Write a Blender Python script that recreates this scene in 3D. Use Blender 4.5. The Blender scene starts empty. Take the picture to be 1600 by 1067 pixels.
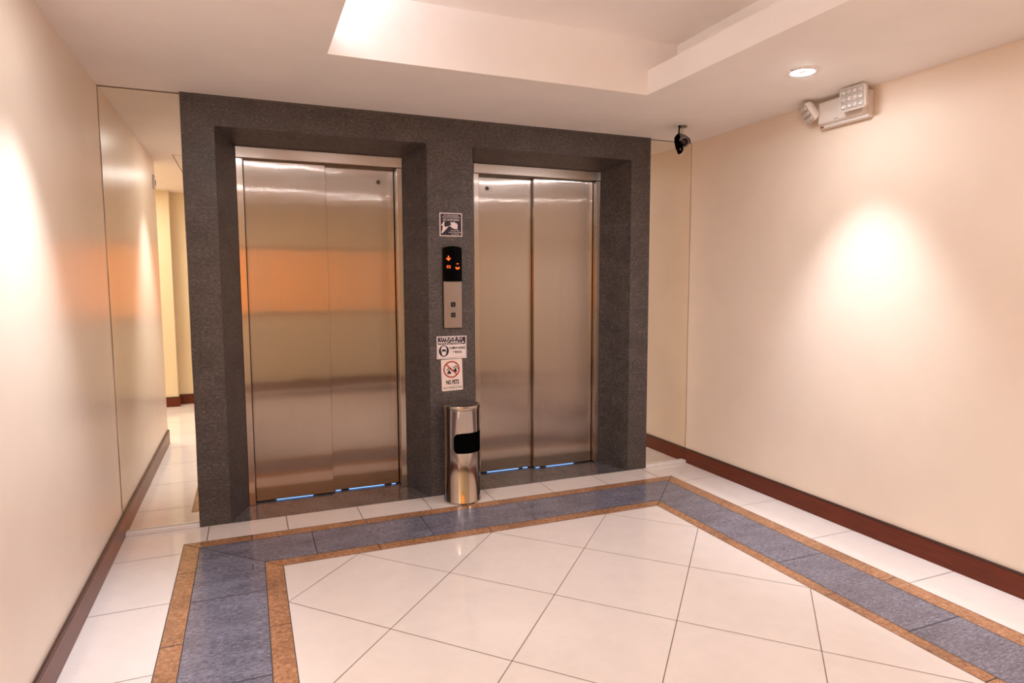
import bpy, bmesh, math, random
from mathutils import Matrix, Vector
random.seed(7)
PI = math.pi
C = bpy.context.scene.collection
SC = bpy.context.scene

# ------------------------------------------------------------------ camera
cam_data = bpy.data.cameras.new('camera')
cam_data.sensor_width = 36.0
cam_data.lens = 1002.81 / 1600.0 * 36.0
cam_data.clip_start = 0.02
cam = bpy.data.objects.new('camera', cam_data)
C.objects.link(cam)
_F = Vector((0.3800115, 0.92054441, -0.09049448))
_R = Vector((0.92422289, -0.38184039, -0.00315721))
_U = Vector((0.0374608, 0.0824373, 0.99589195))
_M = Matrix((( _R.x, _U.x, -_F.x), (_R.y, _U.y, -_F.y), (_R.z, _U.z, -_F.z)))
cam.matrix_world = Matrix.Translation((0.68655, -4.02555, 1.40394)) @ _M.to_4x4()
SC.camera = cam

# ------------------------------------------------------------------ world, exposure, main lamps
w = bpy.data.worlds.new('world')
w.use_nodes = True
w.node_tree.nodes['Background'].inputs[0].default_value = (1.0, 0.86, 0.74, 1)
w.node_tree.nodes['Background'].inputs[1].default_value = 0.0
SC.world = w
SC.view_settings.view_transform = 'Standard'
SC.view_settings.look = 'None'
SC.view_settings.exposure = 0.13
SC.view_settings.gamma = 1.0
SC.view_settings.use_curve_mapping = False
SC.cycles.max_bounces = 16
SC.cycles.diffuse_bounces = 9
SC.cycles.glossy_bounces = 8
SC.cycles.sample_clamp_indirect = 6.0
SC.cycles.use_denoising = True

WARM = (0.94, 1.0, 1.11)      # cool white LED lamps
RING_STRENGTH = 480.0
SPOT_WATT = 98.0
SPILL_WATT = 26.0
def lamp(name, kind, loc, power, color=WARM, rot=(0, 0, 0), size=0.2, size_y=None, parent=None, spot=None, blend=1.0):
    d = bpy.data.lights.new(name, kind)
    d.energy = power
    d.color = color
    if kind == 'AREA':
        d.size = size
        if size_y:
            d.shape = 'RECTANGLE'; d.size_y = size_y
    else:
        d.shadow_soft_size = size
    if spot:
        d.spot_size = spot; d.spot_blend = blend
    o = bpy.data.objects.new(name, d)
    C.objects.link(o)
    o.location = loc; o.rotation_euler = rot
    if parent: o.parent = parent
    return o
# cove lamp lying on the left ledge of the tray ceiling; unseen corridor lamp added to lift the room's ambient light
lamp('cove_lamp', 'AREA', (0.95, -2.1, 2.60), 13.0, WARM, (PI, 0, 0), 0.06, 2.3)
lamp('corridor_fill_lamp', 'AREA', (-0.9, -3.2, 2.44), 40.0, (1.0, 0.98, 0.92), (0, 0, 0), 0.9, 0.9)

# ------------------------------------------------------------------ dimensions
W = 3.8311          # room width
H = 2.45            # ceiling
S0, S1 = 0.3906, 3.4452    # stone cladding left / right
MY = 0.030          # mirror plane
YR = -4.30          # wall behind the camera
L0, L1, L2, L3 = 0.555, 0.655, 1.675, 1.770     # left opening, outer / inner
R0, R1, R2, R3 = 2.075, 2.175, 3.190, 3.283
OT, OI = 2.283, 2.235      # opening top, outer / inner
RD = 0.28           # reveal depth

# ------------------------------------------------------------------ material helpers
def mat(name, color, rough=0.5, metal=0.0, spec=0.5, emit=None, estr=0.0):
    m = bpy.data.materials.new(name)
    m.use_nodes = True
    b = m.node_tree.nodes['Principled BSDF']
    b.inputs['Base Color'].default_value = (*color, 1)
    b.inputs['Roughness'].default_value = rough
    b.inputs['Metallic'].default_value = metal
    b.inputs['Specular IOR Level'].default_value = spec
    if emit:
        b.inputs['Emission Color'].default_value = (*emit, 1)
        b.inputs['Emission Strength'].default_value = estr
    return m
class NT:
    def __init__(s, m):
        s.t = m.node_tree; s.b = s.t.nodes['Principled BSDF']
    def n(s, kind, **kw):
        x = s.t.nodes.new(kind)
        for k, v in kw.items():
            if k in x.inputs: x.inputs[k].default_value = v
            else: setattr(x, k, v)
        return x
    def l(s, a, b): s.t.links.new(a, b)
    def coords(s, scale=(1, 1, 1)):
        tc = s.n('ShaderNodeTexCoord'); mp = s.n('ShaderNodeMapping')
        mp.inputs['Scale'].default_value = scale
        s.l(tc.outputs['Object'], mp.inputs['Vector'])
        return mp.outputs['Vector']
    def noise(s, vec, scale, detail=4.0, rough=0.6):
        x = s.n('ShaderNodeTexNoise')
        x.inputs['Scale'].default_value = scale; x.inputs['Detail'].default_value = detail
        x.inputs['Roughness'].default_value = rough
        s.l(vec, x.inputs['Vector']); return x.outputs['Fac']
    def ramp(s, fac, stops):
        r = s.n('ShaderNodeValToRGB'); e = r.color_ramp.elements
        while len(e) < len(stops): e.new(0.5)
        for el, (p, c) in zip(e, stops):
            el.position = p; el.color = (*c, 1)
        s.l(fac, r.inputs['Fac']); return r.outputs['Color']
    def mix(s, a, b, fac, mode='MIX'):
        x = s.n('ShaderNodeMix'); x.data_type = 'RGBA'; x.blend_type = mode
        if isinstance(fac, (int, float)): x.inputs['Factor'].default_value = fac
        else: s.l(fac, x.inputs['Factor'])
        s.l(a, x.inputs['A']); s.l(b, x.inputs['B']); return x.outputs['Result']
    def bump(s, fac, strength, dist):
        x = s.n('ShaderNodeBump'); x.inputs['Strength'].default_value = strength
        x.inputs['Distance'].default_value = dist
        s.l(fac, x.inputs['Height']); s.l(x.outputs['Normal'], s.b.inputs['Normal']); return x

def paint(name, color, rough, bump=0.0006, var=0.03):
    m = mat(name, color, rough); t = NT(m)
    v = t.coords()
    c = t.ramp(t.noise(v, 2.5, 3), [(0.3, tuple(x * (1 - var) for x in color)), (0.7, tuple(min(1, x * (1 + var)) for x in color))])
    t.l(c, t.b.inputs['Base Color'])
    t.bump(t.noise(v, 160, 3), 0.35, bump)
    return m

def stone(name, dark, mid, light, rough, scale=(1, 1, 1), fleck=(0.30, 0.27, 0.26), bump=0.0008, seam=None):
    m = mat(name, mid, rough); t = NT(m)
    v = t.coords(scale)
    cloud = t.noise(v, 5, 5, 0.65)
    fine = t.noise(v, 52, 6, 0.80)
    base = t.ramp(fine, [(0.34, dark), (0.5, mid), (0.67, light)])
    cl = t.ramp(cloud, [(0.3, (0.72, 0.70, 0.70)), (0.7, (1.28, 1.25, 1.25))])
    col = t.mix(base, cl, 1.0, 'MULTIPLY')
    vo = t.n('ShaderNodeTexVoronoi'); vo.inputs['Scale'].default_value = 85
    t.l(v, vo.inputs['Vector'])
    gate = t.noise(v, 22, 2, 0.5)
    fl = t.n('ShaderNodeMath', operation='LESS_THAN'); t.l(vo.outputs['Distance'], fl.inputs[0]); fl.inputs[1].default_value = 0.22
    gt = t.n('ShaderNodeMath', operation='GREATER_THAN'); t.l(gate, gt.inputs[0]); gt.inputs[1].default_value = 0.60
    fm = t.n('ShaderNodeMath', operation='MULTIPLY'); t.l(fl.outputs[0], fm.inputs[0]); t.l(gt.outputs[0], fm.inputs[1])
    rgb = t.n('ShaderNodeRGB'); rgb.outputs[0].default_value = (*fleck, 1)
    col = t.mix(col, rgb.outputs[0], fm.outputs[0])
    if seam:
        tc = t.n('ShaderNodeTexCoord'); sp = t.n('ShaderNodeSeparateXYZ'); t.l(tc.outputs['Object'], sp.inputs[0])
        sc = t.n('ShaderNodeMath', operation='DIVIDE'); t.l(sp.outputs['Z'], sc.inputs[0]); sc.inputs[1].default_value = seam
        fr = t.n('ShaderNodeMath', operation='FRACT'); t.l(sc.outputs[0], fr.inputs[0])
        lt = t.n('ShaderNodeMath', operation='LESS_THAN'); t.l(fr.outputs[0], lt.inputs[0]); lt.inputs[1].default_value = 0.005
        hf = t.n('ShaderNodeMath', operation='MULTIPLY'); t.l(lt.outputs[0], hf.inputs[0]); hf.inputs[1].default_value = 0.30
        r2 = t.n('ShaderNodeRGB'); r2.outputs[0].default_value = (0.22, 0.19, 0.18, 1)
        col = t.mix(col, r2.outputs[0], hf.outputs[0])
    t.l(col, t.b.inputs['Base Color'])
    t.bump(t.noise(v, 60, 6, 0.8), 0.5, bump)
    return m

M = {}
M['wall'] = paint('cream_wall_paint', (0.83, 0.69, 0.57), 0.29)
M['wall_matt'] = paint('matte_cream_wall_paint', (0.83, 0.69, 0.57), 0.55)
M['wall_yellow'] = paint('yellow_cream_paint', (0.78, 0.65, 0.44), 0.45)
M['ceiling'] = paint('white_ceiling_paint', (0.89, 0.85, 0.825), 0.7)
M['stone'] = stone('dark_stone_cladding', (0.024, 0.019, 0.018), (0.068, 0.057, 0.054), (0.135, 0.118, 0.113), 0.40, (1, 1, 1.6), seam=0.61)
M['floor_stone'] = stone('blue_grey_floor_stone', (0.070, 0.067, 0.090), (0.158, 0.153, 0.198), (0.30, 0.285, 0.34), 0.15, (0.8, 2.0, 1), (0.40, 0.37, 0.37), 0.0003)
M['sill_stone'] = stone('grey_sill_stone', (0.06, 0.052, 0.052), (0.11, 0.098, 0.10), (0.17, 0.155, 0.158), 0.13, (1, 1, 1), (0.3, 0.27, 0.26), 0.0002)
M['orange_stone'] = stone('orange_granite', (0.19, 0.080, 0.034), (0.35, 0.165, 0.080), (0.52, 0.29, 0.16), 0.18, (1, 1, 1), (0.62, 0.42, 0.26), 0.0003)
def tile_mat():
    c = (0.76, 0.665, 0.615)
    m = mat('polished_cream_porcelain', c, 0.07, spec=0.45); t = NT(m)
    v = t.coords()
    col = t.ramp(t.noise(v, 9, 6, 0.7), [(0.25, tuple(x * 0.95 for x in c)), (0.75, tuple(x * 1.03 for x in c))])
    t.l(col, t.b.inputs['Base Color'])
    t.bump(t.noise(v, 3.0, 1), 0.25, 0.0025)
    return m
M['tile'] = tile_mat()
M['grout'] = mat('brown_grout', (0.16, 0.10, 0.075), 0.7)
M['grout_dark'] = mat('dark_grout', (0.035, 0.024, 0.022), 0.7)
def wood_mat():
    m = mat('dark_red_wood', (0.10, 0.022, 0.009), 0.30, spec=0.3); t = NT(m)
    v = t.coords((6, 0.6, 12))
    col = t.ramp(t.noise(v, 8, 5, 0.6), [(0.3, (0.085, 0.013, 0.004)), (0.7, (0.160, 0.028, 0.008))])
    t.l(col, t.b.inputs['Base Color'])
    return m
M['wood'] = wood_mat()
M['wood_dark'] = mat('dark_wood_edge', (0.045, 0.014, 0.008), 0.35)
M['curb'] = paint('white_marble_curb', (0.78, 0.72, 0.70), 0.3)
M['mirror'] = mat('mirror_glass', (0.88, 0.84, 0.74), 0.0, 1.0)
M['mirror_edge'] = mat('mirror_edge', (0.28, 0.20, 0.11), 0.6)

def brushed_mat(name, color, spread, rough, wave=0.0018):
    # vertical hairline brushing: each hairline tips its normal sideways
    m = mat(name, color, rough, 1.0); t = NT(m)
    tc = t.n('ShaderNodeTexCoord'); sep = t.n('ShaderNodeSeparateXYZ'); t.l(tc.outputs['Object'], sep.inputs[0])
    mul = t.n('ShaderNodeMath', operation='MULTIPLY'); t.l(sep.outputs['X'], mul.inputs[0]); mul.inputs[1].default_value = 60000
    fl = t.n('ShaderNodeMath', operation='FLOOR'); t.l(mul.outputs[0], fl.inputs[0])
    w1 = t.n('ShaderNodeTexWhiteNoise', noise_dimensions='1D'); t.l(fl.outputs[0], w1.inputs['W'])
    off = t.n('ShaderNodeMath', operation='ADD'); t.l(fl.outputs[0], off.inputs[0]); off.inputs[1].default_value = 1234.5
    w2 = t.n('ShaderNodeTexWhiteNoise', noise_dimensions='1D'); t.l(off.outputs[0], w2.inputs['W'])
    ad = t.n('ShaderNodeMath', operation='ADD'); t.l(w1.outputs['Value'], ad.inputs[0]); t.l(w2.outputs['Value'], ad.inputs[1])
    sb = t.n('ShaderNodeMath', operation='SUBTRACT'); t.l(ad.outputs[0], sb.inputs[0]); sb.inputs[1].default_value = 1.0
    ml = t.n('ShaderNodeMath', operation='MULTIPLY'); t.l(sb.outputs[0], ml.inputs[0]); ml.inputs[1].default_value = spread
    cx = t.n('ShaderNodeCombineXYZ'); t.l(ml.outputs[0], cx.inputs['X'])
    bp = t.n('ShaderNodeBump'); bp.inputs['Strength'].default_value = 1.0; bp.inputs['Distance'].default_value = wave
    mp = t.n('ShaderNodeMapping'); mp.inputs['Scale'].default_value = (2.2, 1, 1.6); t.l(tc.outputs['Object'], mp.inputs['Vector'])
    t.l(t.noise(mp.outputs['Vector'], 1.6, 1.0), bp.inputs['Height'])
    va = t.n('ShaderNodeVectorMath', operation='ADD'); t.l(bp.outputs['Normal'], va.inputs[0]); t.l(cx.outputs[0], va.inputs[1])
    vn = t.n('ShaderNodeVectorMath', operation='NORMALIZE'); t.l(va.outputs[0], vn.inputs[0])
    t.l(vn.outputs[0], t.b.inputs['Normal'])
    soft = t.n('ShaderNodeBsdfPrincipled')
    soft.inputs['Base Color'].default_value = (*color, 1); soft.inputs['Metallic'].default_value = 1.0
    soft.inputs['Roughness'].default_value = rough * 3.4
    t.l(vn.outputs[0], soft.inputs['Normal'])
    mx = t.n('ShaderNodeMixShader'); mx.inputs[0].default_value = 0.55
    t.l(t.b.outputs[0], mx.inputs[1]); t.l(soft.outputs[0], mx.inputs[2])
    t.l(mx.outputs[0], t.t.nodes['Material Output'].inputs['Surface'])
    return m
M['brushed'] = brushed_mat('brushed_stainless_steel', (0.42, 0.355, 0.31), 0.30, 0.040, 0.0010)
M['brushed_frame'] = brushed_mat('brushed_steel_frame', (0.48, 0.41, 0.36), 0.15, 0.06, 0.0)
M['panel_steel'] = mat('matte_brushed_plate', (0.36, 0.30, 0.265), 0.42, 1.0)
M['polished'] = mat('polished_stainless', (0.52, 0.45, 0.40), 0.10, 1.0)
M['header_shade'] = mat('shaded_header_steel', (0.10, 0.09, 0.085), 0.4, 1.0)  # frame steel with shade put into its colour, for header undersides
M['black'] = mat('black_plastic', (0.006, 0.005, 0.006), 0.35)
M['black_matt'] = mat('black_matte_plastic', (0.002, 0.002, 0.002), 0.9, spec=0.0)
M['black_gloss'] = mat('black_display_glass', (0.001, 0.001, 0.001), 0.25, spec=0.04)
M['shaft'] = mat('dark_shaft', (0.02, 0.02, 0.02), 0.8)
M['blue_glow'] = mat('blue_gap_glow', (0.3, 0.5, 0.9), 0.5, emit=(0.20, 0.46, 1.0), estr=1.25)
M['led_orange'] = mat('orange_led', (0.3, 0.05, 0.0), 0.5, emit=(1.0, 0.12, 0.012), estr=1.25)
M['white_plastic'] = mat('white_plastic', (0.72, 0.64, 0.58), 0.4)
M['led_lens'] = mat('clear_led_lens', (0.80, 0.74, 0.68), 0.08, 0.55)
M['led_bed'] = mat('led_reflector_plate', (0.50, 0.44, 0.40), 0.3, 0.3)
M['red'] = mat('red_print', (0.33, 0.008, 0.010), 0.5)
M['red_dot'] = mat('red_lens', (0.30, 0.02, 0.01), 0.3)
M['sign_white'] = mat('white_sign_card', (0.78, 0.66, 0.64), 0.45)
M['sign_cream'] = mat('cream_sign_card', (0.78, 0.64, 0.57), 0.45)
M['sign_black'] = mat('black_print', (0.010, 0.004, 0.012), 0.5)
M['sign_plum'] = mat('dark_purple_plate', (0.014, 0.005, 0.018), 0.4)
M['ink_grey'] = mat('grey_print', (0.09, 0.06, 0.06), 0.5)
M['grey_metal'] = mat('grey_painted_metal', (0.20, 0.17, 0.155), 0.45, 0.3)
M['lens_glass'] = mat('dark_camera_lens', (0.02, 0.010, 0.006), 0.1)
M['ring'] = mat('glowing_lamp_ring', (1, 1, 1), 0.5, emit=(0.97, 1.0, 1.04), estr=RING_STRENGTH)
M['lamp_cap'] = mat('frosted_lamp_centre', (0.80, 0.74, 0.72), 0.5)
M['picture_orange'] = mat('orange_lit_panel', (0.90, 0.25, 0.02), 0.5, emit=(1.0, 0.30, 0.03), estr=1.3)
M['picture_dark'] = mat('dark_picture_frame', (0.04, 0.025, 0.015), 0.4)

# ------------------------------------------------------------------ mesh helpers
def box(bm, x0, x1, y0, y1, z0, z1, mi=0):
    vs = [bm.verts.new(p) for p in ((x0, y0, z0), (x1, y0, z0), (x1, y1, z0), (x0, y1, z0), (x0, y0, z1), (x1, y0, z1), (x1, y1, z1), (x0, y1, z1))]
    for f in ((3, 2, 1, 0), (4, 5, 6, 7), (0, 1, 5, 4), (1, 2, 6, 5), (2, 3, 7, 6), (3, 0, 4, 7)):
        bm.faces.new([vs[i] for i in f]).material_index = mi
def prism(bm, pts, f0, f1, mi=0):
    # pts: 2D outline; f0/f1 map a 2D point to 3D at each end
    a = [bm.verts.new(f0(*p)) for p in pts]; b = [bm.verts.new(f1(*p)) for p in pts]
    n = len(pts)
    bm.faces.new(a[::-1]).material_index = mi; bm.faces.new(b).material_index = mi
    for i in range(n):
        bm.faces.new([a[i], a[(i + 1) % n], b[(i + 1) % n], b[i]]).material_index = mi
def lathe(bm, prof, seg=48, axis='z', mi=0, center=(0, 0, 0), cap=True):
    rings = []
    for r, z in prof:
        ring = []
        for i in range(seg):
            a = 2 * PI * i / seg
            p = Vector((r * math.cos(a), r * math.sin(a), z))
            if axis == 'y': p = Vector((p.x, -p.z, p.y))      # z -> -y
            ring.append(bm.verts.new(p + Vector(center)))
        rings.append(ring)
    for a, b in zip(rings, rings[1:]):
        for i in range(seg):
            f = bm.faces.new([a[i], a[(i + 1) % seg], b[(i + 1) % seg], b[i]]); f.smooth = True; f.material_index = mi
    if cap:
        for ring, flip in ((rings[0], True), (rings[-1], False)):
            f = bm.faces.new(ring[::-1] if flip else ring); f.material_index = mi
def tube(bm, pts, r, seg=8, mi=0):
    pts = [Vector(p) for p in pts]; rings = []
    for i, p in enumerate(pts):
        d = (pts[min(i + 1, len(pts) - 1)] - pts[max(i - 1, 0)]).normalized()
        u = d.cross(Vector((0.31, 0.9, 0.2))).normalized(); v = d.cross(u)
        rr = r[i] if isinstance(r, (list, tuple)) else r
        rings.append([bm.verts.new(p + (u * math.cos(2 * PI * k / seg) + v * math.sin(2 * PI * k / seg)) * rr) for k in range(seg)])
    for a, b in zip(rings, rings[1:]):
        for k in range(seg):
            f = bm.faces.new([a[k], a[(k + 1) % seg], b[(k + 1) % seg], b[k]]); f.smooth = True; f.material_index = mi
    bm.faces.new(rings[0][::-1]); bm.faces.new(rings[-1])
def rrect(x0, x1, z0, z1, r, n=6):
    out = []
    for cx, cz, a0 in ((x1 - r, z1 - r, 0), (x0 + r, z1 - r, PI / 2), (x0 + r, z0 + r, PI), (x1 - r, z0 + r, 1.5 * PI)):
        for i in range(n + 1):
            a = a0 + PI / 2 * i / n
            out.append((cx + r * math.cos(a), cz + r * math.sin(a)))
    return out
def plate(bm, pts, y0, y1, mi=0):
    # outline in x,z; front at y0 (< y1)
    prism(bm, pts, lambda x, z: (x, y1, z), lambda x, z: (x, y0, z), mi)
def obj(name, bm, mats, parent=None, bevel=0.0, seg=2, matrix=None):
    bmesh.ops.recalc_face_normals(bm, faces=bm.faces[:])
    if matrix: bm.transform(matrix)
    me = bpy.data.meshes.new(name); bm.to_mesh(me); bm.free()
    for m in (mats if isinstance(mats, (list, tuple)) else [mats]): me.materials.append(m)
    o = bpy.data.objects.new(name, me); C.objects.link(o)
    if parent: o.parent = parent
    if bevel:
        b = o.modifiers.new('bevel', 'BEVEL'); b.width = bevel; b.segments = seg; b.limit_method = 'ANGLE'
        b.harden_normals = False
    return o
def struct(name, bm, mats, parent=None, **kw):
    o = obj(name, bm, mats, parent, **kw)
    if not parent: o['kind'] = 'structure'
    return o
def thing(name, label, cat, loc=(0, 0, 0), rotz=0.0, group=None):
    o = bpy.data.objects.new(name, None); C.objects.link(o)
    o.empty_display_size = 0.1
    o.location = loc; o.rotation_euler = (0, 0, rotz)
    o['label'] = label; o['category'] = cat
    if group: o['group'] = group
    return o
def tag(o, label, cat, group=None):
    o['label'] = label; o['category'] = cat
    if group: o['group'] = group
    return o
def text_bm(bm, s, x, z, width, height, y=-0.0022, offset=0.0, mi=0):
    # lettering fitted to width x height, centred on (x, z), facing -y
    cu = bpy.data.curves.new('t', 'FONT'); cu.body = s; cu.size = 1.0; cu.offset = offset
    cu.resolution_u = 3; cu.fill_mode = 'FRONT'
    o = bpy.data.objects.new('t', cu); C.objects.link(o)
    dg = bpy.context.evaluated_depsgraph_get()
    me = bpy.data.meshes.new_from_object(o.evaluated_get(dg))
    xs = [v.co.x for v in me.vertices]; ys = [v.co.y for v in me.vertices]
    x0, x1, y0, y1 = min(xs), max(xs), min(ys), max(ys)
    base = len(bm.verts)
    vs = [bm.verts.new((x + ((v.co.x - x0) / (x1 - x0) - 0.5) * width, y, z + ((v.co.y - y0) / (y1 - y0) - 0.5) * height)) for v in me.vertices]
    for p in me.polygons:
        try:
            f = bm.faces.new([vs[i] for i in p.vertices]); f.material_index = mi
        except ValueError: pass
    bpy.data.objects.remove(o); bpy.data.meshes.remove(me); bpy.data.curves.remove(cu)
def new(): return bmesh.new()

# ================================================================== THE SETTING
# ---- floor: straight tiles round the edge, orange / blue-grey / orange border, diagonal tiles inside
Q0 = (0.325, 3.504, -3.999, -0.238); Q1 = (0.407, 3.410, -3.917, -0.318)
Q2 = (0.724, 3.107, -3.590, -0.645); Q3 = (0.8085, 3.040, -3.509, -0.725)
bm = new()
def fquad(p, mi, z=0.0):
    f = bm.faces.new([bm.verts.new((x, y, z)) for x, y in p]); f.material_index = mi
def frame_quads(a, b, mi):
    A = [(a[0], a[2]), (a[1], a[2]), (a[1], a[3]), (a[0], a[3])]; B = [(b[0], b[2]), (b[1], b[2]), (b[1], b[3]), (b[0], b[3])]
    for i in range(4):
        j = (i + 1) % 4
        fquad([A[i], A[j], B[j], B[i]], mi)
XL = -2.3
fquad([(XL, YR - 0.05), (Q0[0], YR - 0.05), (Q0[0], 0), (XL, 0)], 0)
fquad([(Q0[1], YR - 0.05), (W + 0.05, YR - 0.05), (W + 0.05, 0), (Q0[1], 0)], 0)
fquad([(Q0[0], Q0[3]), (Q0[1], Q0[3]), (Q0[1], 0), (Q0[0], 0)], 0)
fquad([(Q0[0], YR - 0.05), (Q0[1], YR - 0.05), (Q0[1], Q0[2]), (Q0[0], Q0[2])], 0)
frame_quads(Q0, Q1, 2); frame_quads(Q1, Q2, 1); frame_quads(Q2, Q3, 2)
fquad([(Q3[0], Q3[2]), (Q3[1], Q3[2]), (Q3[1], Q3[3]), (Q3[0], Q3[3])], 0)
fquad([(XL, 0), (W + 0.05, 0), (W + 0.05, 0.6), (XL, 0.6)], 3)
def joint(x0, y0, x1, y1, wd=0.0036, mi=4):
    d = Vector((x1 - x0, y1 - y0)).normalized(); n = Vector((-d.y, d.x)) * wd / 2
    fquad([(x0 - n.x, y0 - n.y), (x1 - n.x, y1 - n.y), (x1 + n.x, y1 + n.y), (x0 + n.x, y0 + n.y)], mi, 0.0004)
for q in (Q0, Q1, Q2, Q3):
    for (x0, y0, x1, y1) in ((q[0], q[3], q[1], q[3]), (q[0], q[2], q[1], q[2]), (q[0], q[2], q[0], q[3]), (q[1], q[2], q[1], q[3])):
        joint(x0, y0, x1, y1, 0.0032, 5)
for sx in (0, 1):
    for sy in (2, 3):
        joint(Q0[sx], Q0[sy], Q3[sx], Q3[sy], 0.004, 5)
for k in range(8):
    x = 0.437 + 0.4233 * k
    joint(x, Q0[3], x, 0, 0.005); joint(x, YR, x, Q0[2])
    y = -0.369 - 0.5645 * k
    if y > YR:
        joint(0.0 if y > -2.2 else XL, y, Q0[0], y); joint(Q0[1], y, W, y)
for k in range(5):
    x = 0.98 + 0.630 * k
    if x < 3.1: joint(x, Q2[3], x, Q1[3], 0.0045, 5); joint(x, Q1[2], x, Q2[2], 0.0045, 5)
    x = 0.666 + 0.630 * k
    if x < 3.4: joint(x, Q1[3], x, Q0[3], 0.0045, 5); joint(x, Q3[3], x, Q2[3], 0.0045, 5); joint(x, Q0[2], x, Q1[2], 0.0045, 5)
    y = -0.965 - 0.695 * k
    if y > -3.6: joint(Q1[0], y, Q2[0], y, 0.0045, 5); joint(Q2[1], y - 0.69 + 0.695, Q1[1], y - 0.69 + 0.695, 0.0045, 5)
    y = -0.632 - 0.683 * k
    if y > -3.9:
        joint(Q0[0], y, Q1[0], y, 0.0045, 5); joint(Q1[1], y, Q0[1], y, 0.0045, 5)
        joint(Q2[0], y, Q3[0], y, 0.0045, 5); joint(Q3[1], y, Q2[1], y, 0.0045, 5)
sl = 0.398 / 0.372
for k in range(-8, 9):
    for s in (-1, 1):
        xi = 1.1805 + 0.744 * k
        pts = []
        for t in range(2):
            yy = (Q3[3], Q3[2])[t]
            pts.append([xi + (yy - Q3[3]) / (s * sl), yy])
        (xa, ya), (xb, yb) = pts
        # clip to the inner rectangle in x
        def clip(xa, ya, xb, yb):
            for lim, sg in ((Q3[0], 1), (Q3[1], -1)):
                ia = (xa - lim) * sg >= 0; ib = (xb - lim) * sg >= 0
                if not ia and not ib: return None
                if ia != ib:
                    t = (lim - xa) / (xb - xa); xc, yc = lim, ya + t * (yb - ya)
                    if ia: xb, yb = xc, yc
                    else: xa, ya = xc, yc
            return xa, ya, xb, yb
        c = clip(xa, ya, xb, yb)
        if c and abs(c[0] - c[2]) > 0.01: joint(*c)
for k in range(6):     # sill stone joints
    x = 0.62 + 0.6 * k
    joint(x, 0.0, x, 0.3, 0.003)
floor = struct('floor', bm, [M['tile'], M['floor_stone'], M['orange_stone'], M['sill_stone'], M['grout'], M['grout_dark']])

# ---- walls
bm = new(); box(bm, -0.16, 0.0, -2.25, 0.6, 0, H); struct('wall_left', bm, M['wall'])
bm = new(); box(bm, W, W + 0.12, YR - 0.1, 0.6, 0, H); struct('wall_right', bm, M['wall_matt'])
bm = new()
box(bm, -0.08, W + 0.1, YR - 0.12, YR, 0, H)
box(bm, XL, -0.08, YR - 0.12, -4.15, 0, H)
struct('wall_rear', bm, M['wall_yellow'])
bm = new(); box(bm, XL - 0.1, XL, YR - 0.1, 0.0, 0, H)
box(bm, XL, -0.16, -2.25, -2.13, 0, H)
struct('wall_corridor', bm, M['wall_yellow'])
# back wall: stone portal with two splayed openings, plaster behind the mirrors, dark shaft behind the doors
bm = new()
up0 = lambda x, y: (x, y, 0.0)
up1 = lambda x, y: (x, y, H)
for pl in ([(S0, 0), (L0, 0), (L1, RD), (S0, RD)], [(L3, 0), (R0, 0), (R1, RD), (L2, RD)], [(R3, 0), (S1, 0), (S1, RD), (R2, RD)]):
    prism(bm, pl, up0, up1, 0)
for xa, xb in ((L0, L3), (R0, R3)):
    prism(bm, [(0, OT), (RD, OI), (RD, H), (0, H)], lambda y, z: (xa, y, z), lambda y, z: (xb, y, z), 0)
box(bm, 0.0, S0, MY + 0.012, RD, 0, H, 1)
box(bm, S1, W, MY + 0.012, RD, 0, H, 1)
box(bm, -0.1, W + 0.1, 0.52, 0.60, 0, H, 2)
wall_back = struct('wall_back', bm, [M['stone'], M['mirror_edge'], M['shaft']])

# ---- ceiling with a stepped tray
TX0, TX1, TY0, TY1 = 1.07, 2.805, -3.55, -0.895
TZ, LIP = 2.745, 2.583
bm = new()
box(bm, XL - 0.1, TX0, YR - 0.12, 0.6, H, LIP)
box(bm, TX1, W + 0.12, YR - 0.12, 0.6, H, LIP)
box(bm, TX0, TX1, TY1, 0.6, H, LIP)
box(bm, TX0, TX1, YR - 0.12, TY0, H, LIP)
CX0, CX1 = 0.87, 3.0
box(bm, CX0 - 0.1, CX1 + 0.1, TY1, TY1 + 0.1, LIP, TZ + 0.1)
box(bm, CX0 - 0.1, CX1 + 0.1, TY0 - 0.25, TY0 - 0.15, LIP, TZ + 0.1)
box(bm, CX0 - 0.1, CX0, TY0 - 0.15, TY1, LIP, TZ + 0.1)
box(bm, CX1, CX1 + 0.1, TY0 - 0.15, TY1, LIP, TZ + 0.1)
box(bm, CX0 - 0.1, CX1 + 0.1, TY0 - 0.25, TY1 + 0.1, TZ, TZ + 0.1)
struct('ceiling', bm, M['ceiling'])

# ---- baseboards, curbs below the mirrors
def baseboard(name, pts, hgt, parent=None):
    bm = new()
    for (x0, x1, y0, y1) in pts:
        box(bm, x0, x1, y0, y1, 0, hgt - 0.012, 0)
        box(bm, x0 + 0.001, x1 - 0.001, y0 + 0.001, y1 - 0.001, hgt - 0.012, hgt, 1)
    return struct(name, bm, [M['wood'], M['wood_dark']], bevel=0.002)
baseboard('baseboard_left', [(0.0, 0.014, -2.25, MY - 0.002)], 0.124)
baseboard('baseboard_right', [(W - 0.014, W, YR, MY - 0.002)], 0.115)
baseboard('baseboard_rear', [(-0.08, W - 0.014, YR, YR + 0.014), (XL, -0.06, -4.15, -4.136)], 0.115)
for i, (x0, x1) in enumerate(((0.014, S0 - 0.002), (S1 + 0.002, W - 0.014))):
    bm = new(); box(bm, x0, x1, 0.0, MY + 0.01, 0, 0.022)
    struct('trim_%d' % (i + 1), bm, M['curb'], bevel=0.002)

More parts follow.
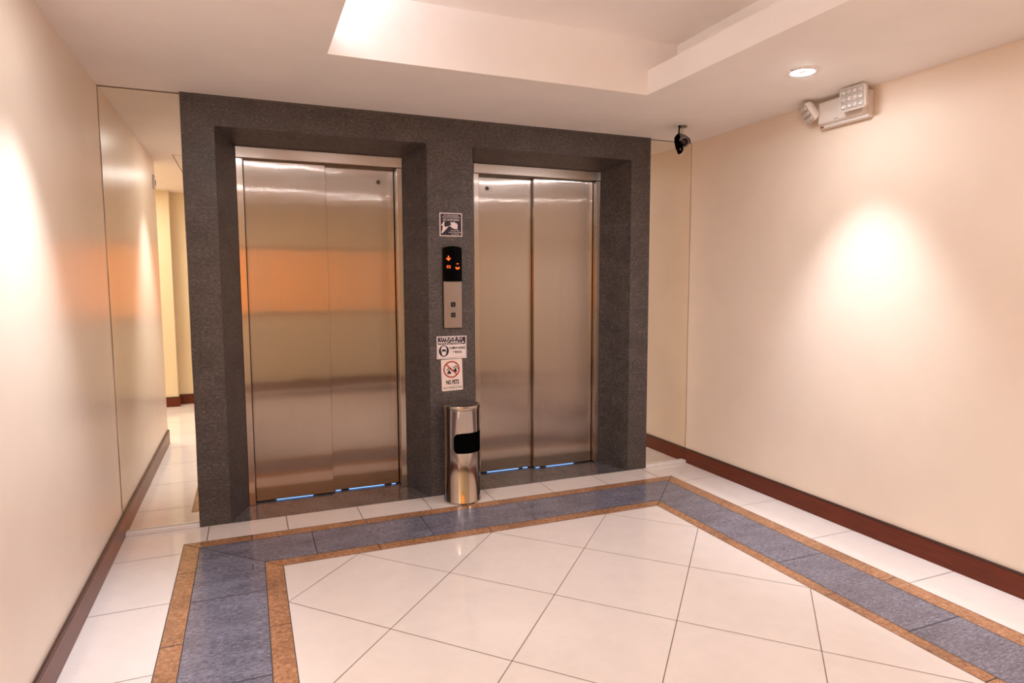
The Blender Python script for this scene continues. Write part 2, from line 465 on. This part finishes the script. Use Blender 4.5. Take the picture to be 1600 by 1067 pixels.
# ---- elevator doors
def elevator(name, x0, x1, seam, front_left, gaps, hole_x, label):
    root = bpy.data.objects.new(name, None); C.objects.link(root)
    cx = (x0 + x1) / 2
    root.location = (cx, RD, 0); root['kind'] = 'structure'
    X = lambda v: v - cx
    Y = lambda v: v - RD
    jw, top, hd = 0.040, OI, 0.068
    bm = new()
    for a, b in ((x0, x0 + jw), (x1 - jw, x1)):
        box(bm, X(a), X(b), Y(0.275), Y(0.43), 0, top - hd)
    struct('jamb', bm, M['brushed_frame'], root, bevel=0.003)
    bm = new(); box(bm, X(x0), X(x1), Y(0.268), Y(0.43), top - hd + 0.0005, top)
    for f in bm.faces:
        if all(v.co.z < top - hd + 0.01 for v in f.verts): f.material_index = 1  # underside coloured dark to shade out the orange reflection
    struct('door_header', bm, [M['brushed_frame'], M['header_shade']], root, bevel=0.003)
    fy, by = 0.318, 0.356
    zb, zt = 0.009, top - hd + 0.01
    leaves = []
    for k in (0, 1):
        fr = (k == 0) == front_left
        y = fy if fr else by
        a = x0 + jw + 0.003 if k == 0 else (seam if not fr else seam)
        b = seam if k == 0 else x1 - jw - 0.003
        if not fr:
            a, b = (a, b + 0.03) if k == 0 else (a - 0.03, b)
        bm = new(); box(bm, X(a), X(b), Y(y), Y(y + 0.030), zb, zt)
        leaves.append(struct('door_leaf', bm, M['brushed'], root, bevel=0.0025))
    # keyhole on the back leaf
    k = 1 if front_left else 0
    yy = by
    bm = new(); lathe(bm, [(0.015, 0.0), (0.015, 0.003), (0.010, 0.005), (0.008, 0.005), (0.008, 0.002)], 24, 'y', 0, (X(hole_x), Y(yy), 2.078))
    ring = struct('keyhole', bm, M['panel_steel'], leaves[k])
    bm = new(); lathe(bm, [(0.0079, 0.0), (0.0079, 0.0026)], 20, 'y', 0, (X(hole_x), Y(yy), 2.078))
    core = struct('keyhole_core', bm, M['black'], leaves[k])
    # threshold rail with glowing strips standing in for car light leaking under the leaves
    bm = new(); box(bm, X(x0 + jw), X(x1 - jw), Y(0.405), Y(0.47), 0.0, 0.03)
    struct('threshold', bm, M['black_matt'], root)
    for a, b in gaps:
        yy = 0.330 if ((a < seam) == front_left) else 0.366
        bm = new(); box(bm, X(a), X(b), Y(yy), Y(yy + 0.03), 0.0006, 0.004)
        struct('gap_glow', bm, M['blue_glow'], root)
    return root
elevator('door_1', L1, L2, 1.183, True, [(0.82, 1.05), (1.20, 1.235), (1.29, 1.53), (1.585, 1.61)], 1.53, '')
elevator('door_2', R1, R2, 2.655, False, [(2.30, 2.55), (2.59, 2.625), (2.68, 2.71), (2.77, 3.00)], 2.305, '')

# ================================================================== THINGS
# ---- mirrors beside the stone portal
for x0, x1, lb in ((0.0006, S0 - 0.002, 'narrow wall mirror left of the stone portal reflecting the left wall and corridor'),
                   (S1 + 0.002, W - 0.003, 'narrow wall mirror right of the stone portal reflecting the plain cream wall')):
    t = thing('wall_mirror', lb, 'mirror', ((x0 + x1) / 2, MY, 0.022))
    hw = (x1 - x0) / 2
    bm = new(); box(bm, -hw + 0.001, hw - 0.001, 0.0006, 0.010, 0.001, 2.4235)
    obj('mirror_back', bm, M['mirror_edge'], t)
    bm = new()
    ed = lambda z: 0.0007 * math.sin(z * 7.0) + 0.0005 * math.sin(z * 19.0)
    out = [(-hw + 0.0022 + ed(0.1 * i), 0.002 + 2.419 * i / 24) for i in range(25)] + [(hw - 0.0022 - ed(2.5 - 0.1 * i), 2.421 - 2.419 * i / 24) for i in range(25)]
    plate(bm, out, -0.003, 0.0004)
    obj('mirror_glass', bm, M['mirror'], t)

# ---- ash bin
BX, BY, BR, BH = 1.943, -0.125, 0.1165, 0.632
t = thing('ash_bin', 'cylindrical polished steel ash bin with black side opening between the elevators', 'bin', (BX, BY, 0))
bm = new()
lathe(bm, [(BR - 0.004, 0.0), (BR + 0.003, 0.001), (BR + 0.003, 0.012), (BR, 0.016), (BR, BH - 0.03), (BR + 0.001, BH - 0.028)], 96)
obj('bin_body', bm, M['polished'], t)
bm = new()
lathe(bm, [(BR + 0.001, BH - 0.028), (BR + 0.003, BH - 0.026), (BR + 0.003, BH - 0.004), (BR + 0.0005, BH), (BR - 0.006, BH + 0.001), (BR - 0.02, BH - 0.004), (0.03, BH - 0.006), (0.002, BH - 0.006)], 96)
obj('ash_tray', bm, [M['polished']], t)
# black opening panel wrapped round the body
bm = new()
def wrap(az, z, r): return (r * math.sin(az), -r * math.cos(az), z)
az0, az1, z0, z1 = math.radians(-44), math.radians(88), 0.332, 0.462
ow = (az1 - az0) * BR
NU, NV = 48, 16
top_notch = lambda u: 0.012 * max(0.0, 1 - u / 0.055)
rows = []
for i in range(NU + 1):
    u = ow * i / NU
    rr = 0.030
    e = 0.0
    for q in (u, ow - u):
        if q < rr: e = max(e, rr - math.sqrt(max(0, rr * rr - (rr - q) ** 2)))
    lo, hi = z0 + e, z1 - e - top_notch(u) * (1 if u > 0.03 else 0.6)
    rows.append([(az0 + u / BR, lo + (hi - lo) * j / NV) for j in range(NV + 1)])
for r, rev in ((BR + 0.0012, False), (BR - 0.004, True)):
    g = [[bm.verts.new(wrap(a, z, r)) for a, z in row] for row in rows]
    for i in range(NU):
        for j in range(NV):
            f = bm.faces.new([g[i][j], g[i + 1][j], g[i + 1][j + 1], g[i][j + 1]]); f.smooth = True
obj('bin_opening', bm, M['black_matt'], t)

# ---- call panel
PX0, PX1 = 1.866, 1.990
pc = (PX0 + PX1) / 2; pw = (PX1 - PX0) / 2
t = thing('elevator_call_panel', 'tall elevator call panel with black floor display over steel button plate', 'call panel', (pc, 0, 1.113))
def arc(hw, d0, d1, n=10):
    return [(-hw, 0.0)] + [(-hw + 2 * hw * i / n, -(d0 + (d1 - d0) * (1 - (2 * i / n - 1) ** 2))) for i in range(n + 1)] + [(hw, 0.0)]
bm = new()
prism(bm, arc(pw, 0.016, 0.026), lambda x, y: (x, y, 0.304), lambda x, y: (x, y, 0.520 + 0.010 * (1 - (x / pw) ** 2)))
disp = obj('floor_display', bm, M['black_gloss'], t)
bm = new()
prism(bm, arc(pw - 0.001, 0.016, 0.0175), lambda x, y: (x, y, 0.002), lambda x, y: (x, y, 0.303))
obj('button_plate', bm, M['panel_steel'], t, bevel=0.002)
bm = new(); box(bm, -pw - 0.004, pw + 0.003, -0.006, -0.0005, -0.002, 0.515)
obj('back_box', bm, M['black'], t)
# lit signs on the display
yf = -0.0275
bm = new()
def flat(bm, pts, y, mi=0):
    f = bm.faces.new([bm.verts.new((x, y, z)) for x, z in pts]); f.material_index = mi
gx, gz = -0.030, 0.450
plate(bm, [(gx - 0.0032, gz + 0.018), (gx + 0.0032, gz + 0.018), (gx + 0.0032, gz - 0.008), (gx - 0.0032, gz - 0.008)], yf, yf + 0.006)
plate(bm, [(gx - 0.0155, gz + 0.001), (gx - 0.0110, gz + 0.005), (gx, gz - 0.0065), (gx + 0.0110, gz + 0.005), (gx + 0.0155, gz + 0.001), (gx, gz - 0.0155)], yf, yf + 0.006)
obj('down_arrow', bm, M['led_orange'], disp)
bm = new(); text_bm(bm, 'S2', -0.030, 0.398, 0.028, 0.018, yf, 0.02)
obj('floor_sign', bm, M['led_orange'], disp)
bm = new()
plate(bm, [(0.024, 0.414), (0.036, 0.414), (0.036, 0.420), (0.024, 0.420)], yf, yf + 0.006)
n = 14
outer = [(0.030 + 0.0145 * math.cos(PI + PI * i / n), 0.396 + 0.016 * math.sin(PI + PI * i / n)) for i in range(n + 1)]
inner = [(0.030 + 0.0065 * math.cos(PI + PI * i / n), 0.397 + 0.007 * math.sin(PI + PI * i / n)) for i in range(n + 1)]
plate(bm, outer + inner[::-1], yf, yf + 0.006)
obj('floor_digit', bm, M['led_orange'], disp)
for zc in (0.154, 0.086):
    bm = new(); box(bm, -0.0155, 0.0155, -0.0205, -0.016, zc - 0.0155, zc + 0.0155)
    b = obj('call_button', bm, M['black'], t, bevel=0.0015)
    bm = new(); s = 1 if zc > 0.1 else -1
    plate(bm, [(-0.005, zc - 0.004 * s), (0.005, zc - 0.004 * s), (0, zc + 0.005 * s)][::s], -0.0212, -0.0200)
    obj('button_arrow', bm, M['grey_metal'], b)

# ---- signs on the middle pillar
def sx(px, py, x0=120, x1=890, z0=950, z1=150, wd=0.150, ht=0.150):
    return ((px - x0) / (x1 - x0) - 0.5) * wd, ((py - z0) / (z1 - z0)) * ht
t = thing('fire_sign', 'square dark purple fire safety sign with white hand and stairs above call panel', 'sign', (1.9235, 0, 1.706))
bm = new(); plate(bm, rrect(-0.0755, 0.0755, 0.0, 0.149, 0.003), -0.003, -0.0003); obj('sign_border', bm, M['sign_white'], t)
bm = new(); plate(bm, rrect(-0.0695, 0.0695, 0.006, 0.143, 0.003), -0.0036, -0.002); obj('sign_plate', bm, M['sign_plum'], t)
yt = -0.0042
for s, px, py, wd, ht in (('NO USE ASCENSOR', 512, 243, 510, 42), ('EN CASO DE INCENDIO', 512, 300, 600, 42), ('USE LAS ESCALERAS', 512, 385, 560, 78),
                          ('IN CASE OF FIRE', 640, 748, 290, 40), ('DO NOT USE ELEVATOR', 642, 815, 425, 46), ('USE STAIRWAY', 655, 882, 270, 34)):
    bm = new(); a, b = sx(px, py); text_bm(bm, s, a, b, wd / 770 * 0.15, ht / 800 * 0.15, yt, 0.006); obj('lettering', bm, M['sign_white'], t)
bm = new(); plate(bm, [sx(*p) for p in ((265, 440), (295, 465), (270, 520), (280, 610), (318, 650), (332, 620), (425, 615), (200, 855), (175, 850), (190, 760), (215, 740), (222, 610), (235, 570), (205, 585), (180, 600), (168, 580), (225, 500))][::-1], yt, -0.003)
obj('stairs_symbol', bm, M['sign_white'], t)
bm = new(); plate(bm, [sx(*p) for p in ((465, 475), (560, 465), (600, 482), (600, 450), (630, 455), (645, 485), (725, 515), (737, 600), (725, 702), (620, 690), (520, 655), (505, 615), (440, 600), (447, 575), (530, 578), (490, 525), (500, 505), (545, 525))][::-1], yt, -0.003)
obj('hand_symbol', bm, M['sign_white'], t)

t = thing('mask_sign', 'white face mask sign with black header and masked face below call panel', 'sign', (1.920, 0, 0.912))
WD, HT = 0.202, 0.148
bm = new(); plate(bm, rrect(-WD / 2, WD / 2, 0, HT, 0.002), -0.003, -0.0003); obj('sign_card', bm, M['sign_white'], t)
def s2(px, py): return ((px - 150) / 1000 - 0.5) * WD, (880 - py) / 735 * HT
bm = new()
a = s2(185, 175); b = s2(1115, 415); plate(bm, [(a[0], a[1]), (a[0], b[1]), (b[0], b[1]), (b[0], a[1])], -0.0036, -0.002)
obj('header_block', bm, M['sign_black'], t)
for s, px, py, wd, ht in (('UTILICE SU', 630, 228, 760, 88), ('MASCARILLA', 645, 348, 870, 92)):
    bm = new(); a = s2(px, py); text_bm(bm, s, a[0], a[1], wd / 1000 * WD, ht / 735 * HT, -0.0044, 0.022); obj('header_lettering', bm, M['sign_white'], t)
for s, px, py, wd, ht in (('CUBRA NARIZ', 830, 530, 550, 80), ('Y BOCA', 830, 665, 310, 80)):
    bm = new(); a = s2(px, py); text_bm(bm, s, a[0], a[1], wd / 1000 * WD, ht / 735 * HT, -0.0042, 0.028); obj('lettering', bm, M['sign_black'], t)
bm = new()
for (xa, ya, xb, yb) in ((180, 425, 186, 845), (1112, 425, 1118, 845), (180, 839, 1118, 845)):
    a = s2(xa, ya); b = s2(xb, yb); plate(bm, [(a[0], a[1]), (a[0], b[1]), (b[0], b[1]), (b[0], a[1])], -0.0034, -0.002)
obj('border_line', bm, M['sign_black'], t)
def ell(cx, cy, rx, ry, n=28, a0=0, a1=2 * PI): return [s2(cx + rx * math.cos(a0 + (a1 - a0) * i / n), cy + ry * math.sin(a0 + (a1 - a0) * i / n)) for i in range(n)]
bm = new(); plate(bm, ell(380, 622, 168, 186), -0.0036, -0.002); sym = obj('face_symbol', bm, M['sign_black'], t)
bm = new()
plate(bm, [s2(*p) for p in ((285, 600), (290, 540), (320, 480), (380, 462), (440, 480), (468, 540), (474, 600), (460, 650), (455, 720), (420, 765), (380, 778), (340, 765), (312, 720), (305, 650))], -0.0042, -0.003)
obj('face_shape', bm, M['sign_white'], sym)
bm = new()
plate(bm, [s2(*p) for p in ((322, 655), (318, 570), (345, 562), (380, 572), (415, 562), (440, 570), (446, 655), (415, 640), (380, 635), (345, 640))], -0.0048, -0.004)
obj('mask_shape', bm, M['sign_black'], sym)

t = thing('no_pets_sign', 'small cream no pets sign with red prohibition circle over paw prints', 'sign', (1.922, 0, 0.700))
t.rotation_euler = (0, math.radians(-1.3), 0)
WD3, HT3 = 0.144, 0.208
bm = new(); plate(bm, rrect(-WD3 / 2, WD3 / 2, 0, HT3, 0.007), -0.003, -0.0003); obj('sign_card', bm, M['sign_cream'], t)
def s3(px, py): return ((px - 458) / 590) * WD3, (945 - py) / 850 * HT3
bm = new()
n = 40
cx, cz = s3(447, 370)
ro, ri = 0.0555, 0.0475
A = [bm.verts.new((cx + ro * math.cos(2 * PI * i / n), -0.0040, cz + ro * math.sin(2 * PI * i / n))) for i in range(n)]
B = [bm.verts.new((cx + ri * math.cos(2 * PI * i / n), -0.0040, cz + ri * math.sin(2 * PI * i / n))) for i in range(n)]
for i in range(n): bm.faces.new([A[i], A[(i + 1) % n], B[(i + 1) % n], B[i]])
d = 0.0035; q = 0.0505 * 0.7071; e = d * 0.7071
plate(bm, [(cx - q - e, cz + q - e), (cx - q + e, cz + q + e), (cx + q + e, cz - q + e), (cx + q - e, cz - q - e)], -0.0044, -0.003)
obj('prohibition_ring', bm, M['red'], t)
for (px, py, sc, rot) in ((378, 430, 1.0, 0.0), (552, 385, 1.0, 0.25)):
    bm = new()
    def P(dx, dy):
        c, s = math.cos(rot), math.sin(rot); return s3(px + sc * (dx * c - dy * s), py + sc * (dx * s + dy * c))
    plate(bm, [P(*p) for p in ((-55, 45), (-50, 20), (-25, -5), (-20, -35), (0, -50), (20, -35), (28, -5), (52, 20), (58, 45), (45, 58), (-42, 58))], -0.0038, -0.002)
    for (dx, dy, rx, ry) in ((-58, -50, 15, 20), (-22, -82, 17, 24), (24, -84, 17, 24), (60, -46, 15, 20)):
        plate(bm, [P(dx + rx * math.cos(2 * PI * i / 14), dy + ry * math.sin(2 * PI * i / 14)) for i in range(14)], -0.0038, -0.002)
    obj('paw_print', bm, M['sign_black'], t)
bm = new(); a = s3(465, 715); text_bm(bm, 'NO PETS', a[0], a[1], 360 / 590 * WD3, 125 / 850 * HT3, -0.0038, 0.035)
obj('bold_lettering', bm, M['sign_black'], t)
bm = new(); a = s3(468, 860); text_bm(bm, 'NO MASCOTAS', a[0], a[1], 520 / 590 * WD3, 62 / 850 * HT3, -0.0038, 0.0)
obj('thin_lettering', bm, M['ink_grey'], t)

# ---- recessed downlights
def downlight(x, y, side, label, ay=0.0, gain=1.0, spill=1.0, drop=2.15):
    t = thing('downlight', label, 'downlight', (x, y, H), 0, 'recessed ceiling downlights')
    bm = new(); lathe(bm, [(0.062, -0.0005), (0.062, -0.003), (0.057, -0.005), (0.056, -0.003), (0.056, -0.0005)], 40, cap=False)
    obj('trim_ring', bm, M['white_plastic'], t)
    bm = new(); lathe(bm, [(0.056, -0.0050), (0.051, -0.0060), (0.0445, -0.0050)], 40, cap=False)
    obj('light_ring', bm, M['ring'], t)
    bm = new(); lathe(bm, [(0.0445, -0.001), (0.0445, -0.0046), (0.030, -0.0046), (0.001, -0.0046)], 40)
    obj('lamp_face', bm, M['lamp_cap'], t)
    for sg in (-1, 1):
        bm = new(); box(bm, sg * 0.066 - 0.006, sg * 0.066 + 0.006, -0.004, 0.004, -0.004, -0.0008)
        obj('clip', bm, M['grey_metal'], t)
    d = Vector((0.537 * side, ay, -drop)).normalized()
    q = d.to_track_quat('-Z', 'Y').to_euler()
    lamp('downlight_lamp', 'SPOT', (0, 0, -0.03), SPOT_WATT * gain, WARM, q, 0.05, None, t, math.radians(62), 1.0)
    q = Vector((-0.45 * side, 0.30, -1.0)).to_track_quat('-Z', 'Y').to_euler()
    lamp('downlight_spill', 'SPOT', (0, 0, -0.03), SPILL_WATT * spill, WARM, q, 0.05, None, t, math.radians(125), 1.0)
    return t
downlight(3.294, -1.520, 1, 'small round recessed downlight with glowing white ring near the emergency light', spill=1.5)
downlight(0.54, -1.46, -1, 'recessed ceiling downlight by the left wall, the one nearer the elevators', gain=1.35, spill=0.75, drop=1.6)
downlight(3.294, -3.05, 1, 'recessed ceiling downlight by the right wall, beside where the photo was taken', spill=0.5)
downlight(0.54, -3.05, -1, 'recessed ceiling downlight left of where the photo was taken, near the corridor', spill=0.5)

# ---- twin head emergency light on the right wall
t = thing('emergency_light', 'white twin-head emergency light high on the right wall under the ceiling', 'emergency light', (W, -1.335, 2.278), -PI / 2)
bm = new()
prism(bm, [(-0.155, 0.006), (0.165, 0.006), (0.165, 0.150), (-0.155, 0.150)], lambda x, z: (x, -0.001, z), lambda x, z: (x * 0.97, -0.040, z))
prism(bm, [(-0.150, 0.020), (0.160, 0.020), (0.160, 0.150), (-0.150, 0.150)], lambda x, z: (x, -0.040, z), lambda x, z: (x * 0.95, -0.066, 0.03 + (z - 0.02) * 0.9))
obj('housing', bm, M['white_plastic'], t, bevel=0.006, seg=3)
bm = new(); box(bm, -0.142, -0.122, -0.0475, -0.038, 0.009, 0.016); obj('test_button', bm, M['red_dot'], t, bevel=0.002)
bm = new(); box(bm, -0.035, -0.005, -0.0672, -0.064, 0.036, 0.039); obj('vent_slot', bm, M['grey_metal'], t)
def head(center, direction, rx=0.062, rz=0.050, up=Vector((0, 0, 1))):
    d = Vector(direction).normalized()
    xa = up.cross(d).normalized() * 1.0
    za = d.cross(xa).normalized()
    # local -y is the lens direction
    Mx = Matrix(((-xa.x, -d.x, za.x), (-xa.y, -d.y, za.y), (-xa.z, -d.z, za.z))).to_4x4()
    Mx = Matrix.Translation(center) @ Mx
    bm = new()
    o1 = rrect(-rx, rx, -rz, rz, 0.016)
    prof = [(1.0, -0.012), (1.0, 0.006), (0.92, 0.022), (0.70, 0.036), (0.40, 0.042)]
    rings = [[bm.verts.new((x * s, y, z * s)) for x, z in o1] for s, y in prof]
    n = len(o1)
    for a, b in zip(rings, rings[1:]):
        for i in range(n):
            f = bm.faces.new([a[i], a[(i + 1) % n], b[(i + 1) % n], b[i]]); f.smooth = True
    bm.faces.new(rings[-1]); bm.faces.new(rings[0][::-1])
    hd = obj('lamp_head', bm, M['white_plastic'], t, matrix=Mx)
    bm = new(); plate(bm, rrect(-rx + 0.005, rx - 0.005, -rz + 0.005, rz - 0.005, 0.012), -0.0135, -0.011)
    obj('lens_plate', bm, M['led_bed'], hd, matrix=Mx)
    for i in range(4):
        for j in range(3):
            x = (i - 1.5) * (2 * rx - 0.012) / 4; z = (j - 1) * (2 * rz - 0.012) / 3
            bm = new(); lathe(bm, [(0.0125, 0.0130), (0.0115, 0.0165), (0.008, 0.0205), (0.004, 0.0185), (0.0006, 0.0165)], 16, 'y', 0, (x, 0, z))
            obj('led_lens', bm, M['led_lens'], hd, matrix=Mx)
    return hd
head((0.128, -0.110, 0.104), (0.06, -1.0, -0.10), 0.074, 0.060)
head((-0.198, -0.085, 0.104), (-0.42, -0.72, -0.55), 0.066, 0.056)
for xa, xb, z, y in ((0.125, 0.125, 0.09, -0.085), (-0.150, -0.18, 0.095, -0.050)):
    bm = new()
    if xa == xb: tube(bm, [(xa, -0.05, z), (xa, -0.08, z)], 0.018, 12)
    else: tube(bm, [(xa, y, z), (xb, y - 0.01, z)], 0.014, 12)
    obj('swivel', bm, M['white_plastic'], t)

# ---- security camera hanging from the ceiling
t = thing('security_camera', 'small grey bullet security camera with black cable hanging from ceiling corner', 'security camera', (3.436, -0.379, H))
bm = new(); lathe(bm, [(0.030, -0.0005), (0.030, -0.006), (0.024, -0.010), (0.012, -0.011)], 28); obj('ceiling_plate', bm, M['grey_metal'], t)
bm = new(); tube(bm, [(0, 0, -0.010), (0, 0, -0.052), (0, 0, -0.064)], [0.010, 0.010, 0.013], 14); obj('stem', bm, M['white_plastic'], t)
ax = Vector((-0.33, -0.90, -0.42)).normalized()
xa = Vector((0, 0, 1)).cross(ax).normalized(); za = ax.cross(xa)
Mc = Matrix.Translation(Vector((-0.006, -0.01, -0.100))) @ Matrix(((xa.x, za.x, ax.x), (xa.y, za.y, ax.y), (xa.z, za.z, ax.z))).to_4x4()
bm = new(); lathe(bm, [(0.020, -0.075), (0.033, -0.065), (0.036, -0.05), (0.036, 0.040), (0.034, 0.044), (0.026, 0.044), (0.026, 0.036)], 32); obj('camera_body', bm, M['grey_metal'], t, matrix=Mc)
bm = new(); lathe(bm, [(0.0255, 0.0345), (0.0255, 0.038), (0.012, 0.038), (0.010, 0.041), (0.0005, 0.042)], 28); obj('camera_lens', bm, M['lens_glass'], t, matrix=Mc)
bm = new()
n = 18
outer = [(0.041 * math.cos(-0.15 + (PI + 0.3) * i / n), 0.041 * math.sin(-0.15 + (PI + 0.3) * i / n)) for i in range(n + 1)]
innr = [(0.038 * math.cos(-0.15 + (PI + 0.3) * i / n), 0.038 * math.sin(-0.15 + (PI + 0.3) * i / n)) for i in range(n + 1)]
prism(bm, outer + innr[::-1], lambda x, y: (x, y, -0.06), lambda x, y: (x, y, 0.052)); obj('sun_hood', bm, M['grey_metal'], t, matrix=Mc)
bm = new()
tube(bm, [(-0.034, -0.012, -0.001), (-0.036, -0.012, -0.022), (-0.042, -0.018, -0.045), (-0.050, -0.022, -0.068)], 0.005, 8)
tube(bm, [(-0.050, -0.022, -0.066), (-0.060, -0.024, -0.085), (-0.060, -0.026, -0.110), (-0.050, -0.026, -0.150), (-0.042, -0.026, -0.170), (-0.044, -0.026, -0.190)], [0.010, 0.018, 0.021, 0.020, 0.017, 0.010], 12)
tube(bm, [(-0.030, -0.030, -0.130), (-0.026, -0.030, -0.160), (-0.034, -0.030, -0.185)], [0.008, 0.012, 0.008], 8)
cb = obj('cable', bm, M['black_matt'], t)
bm = new(); tube(bm, [(-0.026, -0.034, -0.178), (-0.030, -0.034, -0.192), (-0.042, -0.034, -0.198)], 0.0035, 8); obj('cable_tie', bm, M['white_plastic'], cb)
bm = new(); tube(bm, [(-0.050, -0.044, -0.160), (-0.047, -0.045, -0.168)], 0.006, 8); obj('cable_plug', bm, M['grey_metal'], cb)

# ---- things seen only in the mirror and the steel doors
t = thing('motion_sensor', 'small white motion sensor at the far end of the left wall, seen in the mirror', 'sensor', (0.0, -2.14, 2.20), PI / 2)
bm = new(); box(bm, -0.03, 0.03, -0.016, -0.0005, 0, 0.12); obj('sensor_case', bm, M['white_plastic'], t, bevel=0.006)
bm = new(); box(bm, -0.018, 0.018, -0.020, -0.014, 0.03, 0.075); obj('sensor_lens', bm, M['grey_metal'], t, bevel=0.006)
t = thing('ceiling_hatch', 'flush ceiling access hatch outlined by a thin dark gap, seen in the left mirror', 'hatch', (0.47, -2.36, H))
bm = new(); box(bm, -0.29, 0.29, -0.465, 0.465, -0.0008, -0.0003); obj('hatch_panel', bm, M['ceiling'], t)
bm = new()
for a in ((-0.297, -0.290, -0.472, 0.472), (0.290, 0.297, -0.472, 0.472), (-0.29, 0.29, -0.472, -0.465), (-0.29, 0.29, 0.465, 0.472)):
    box(bm, a[0], a[1], a[2], a[3], -0.0010, -0.0002)
obj('hatch_gap', bm, M['grout'], t)
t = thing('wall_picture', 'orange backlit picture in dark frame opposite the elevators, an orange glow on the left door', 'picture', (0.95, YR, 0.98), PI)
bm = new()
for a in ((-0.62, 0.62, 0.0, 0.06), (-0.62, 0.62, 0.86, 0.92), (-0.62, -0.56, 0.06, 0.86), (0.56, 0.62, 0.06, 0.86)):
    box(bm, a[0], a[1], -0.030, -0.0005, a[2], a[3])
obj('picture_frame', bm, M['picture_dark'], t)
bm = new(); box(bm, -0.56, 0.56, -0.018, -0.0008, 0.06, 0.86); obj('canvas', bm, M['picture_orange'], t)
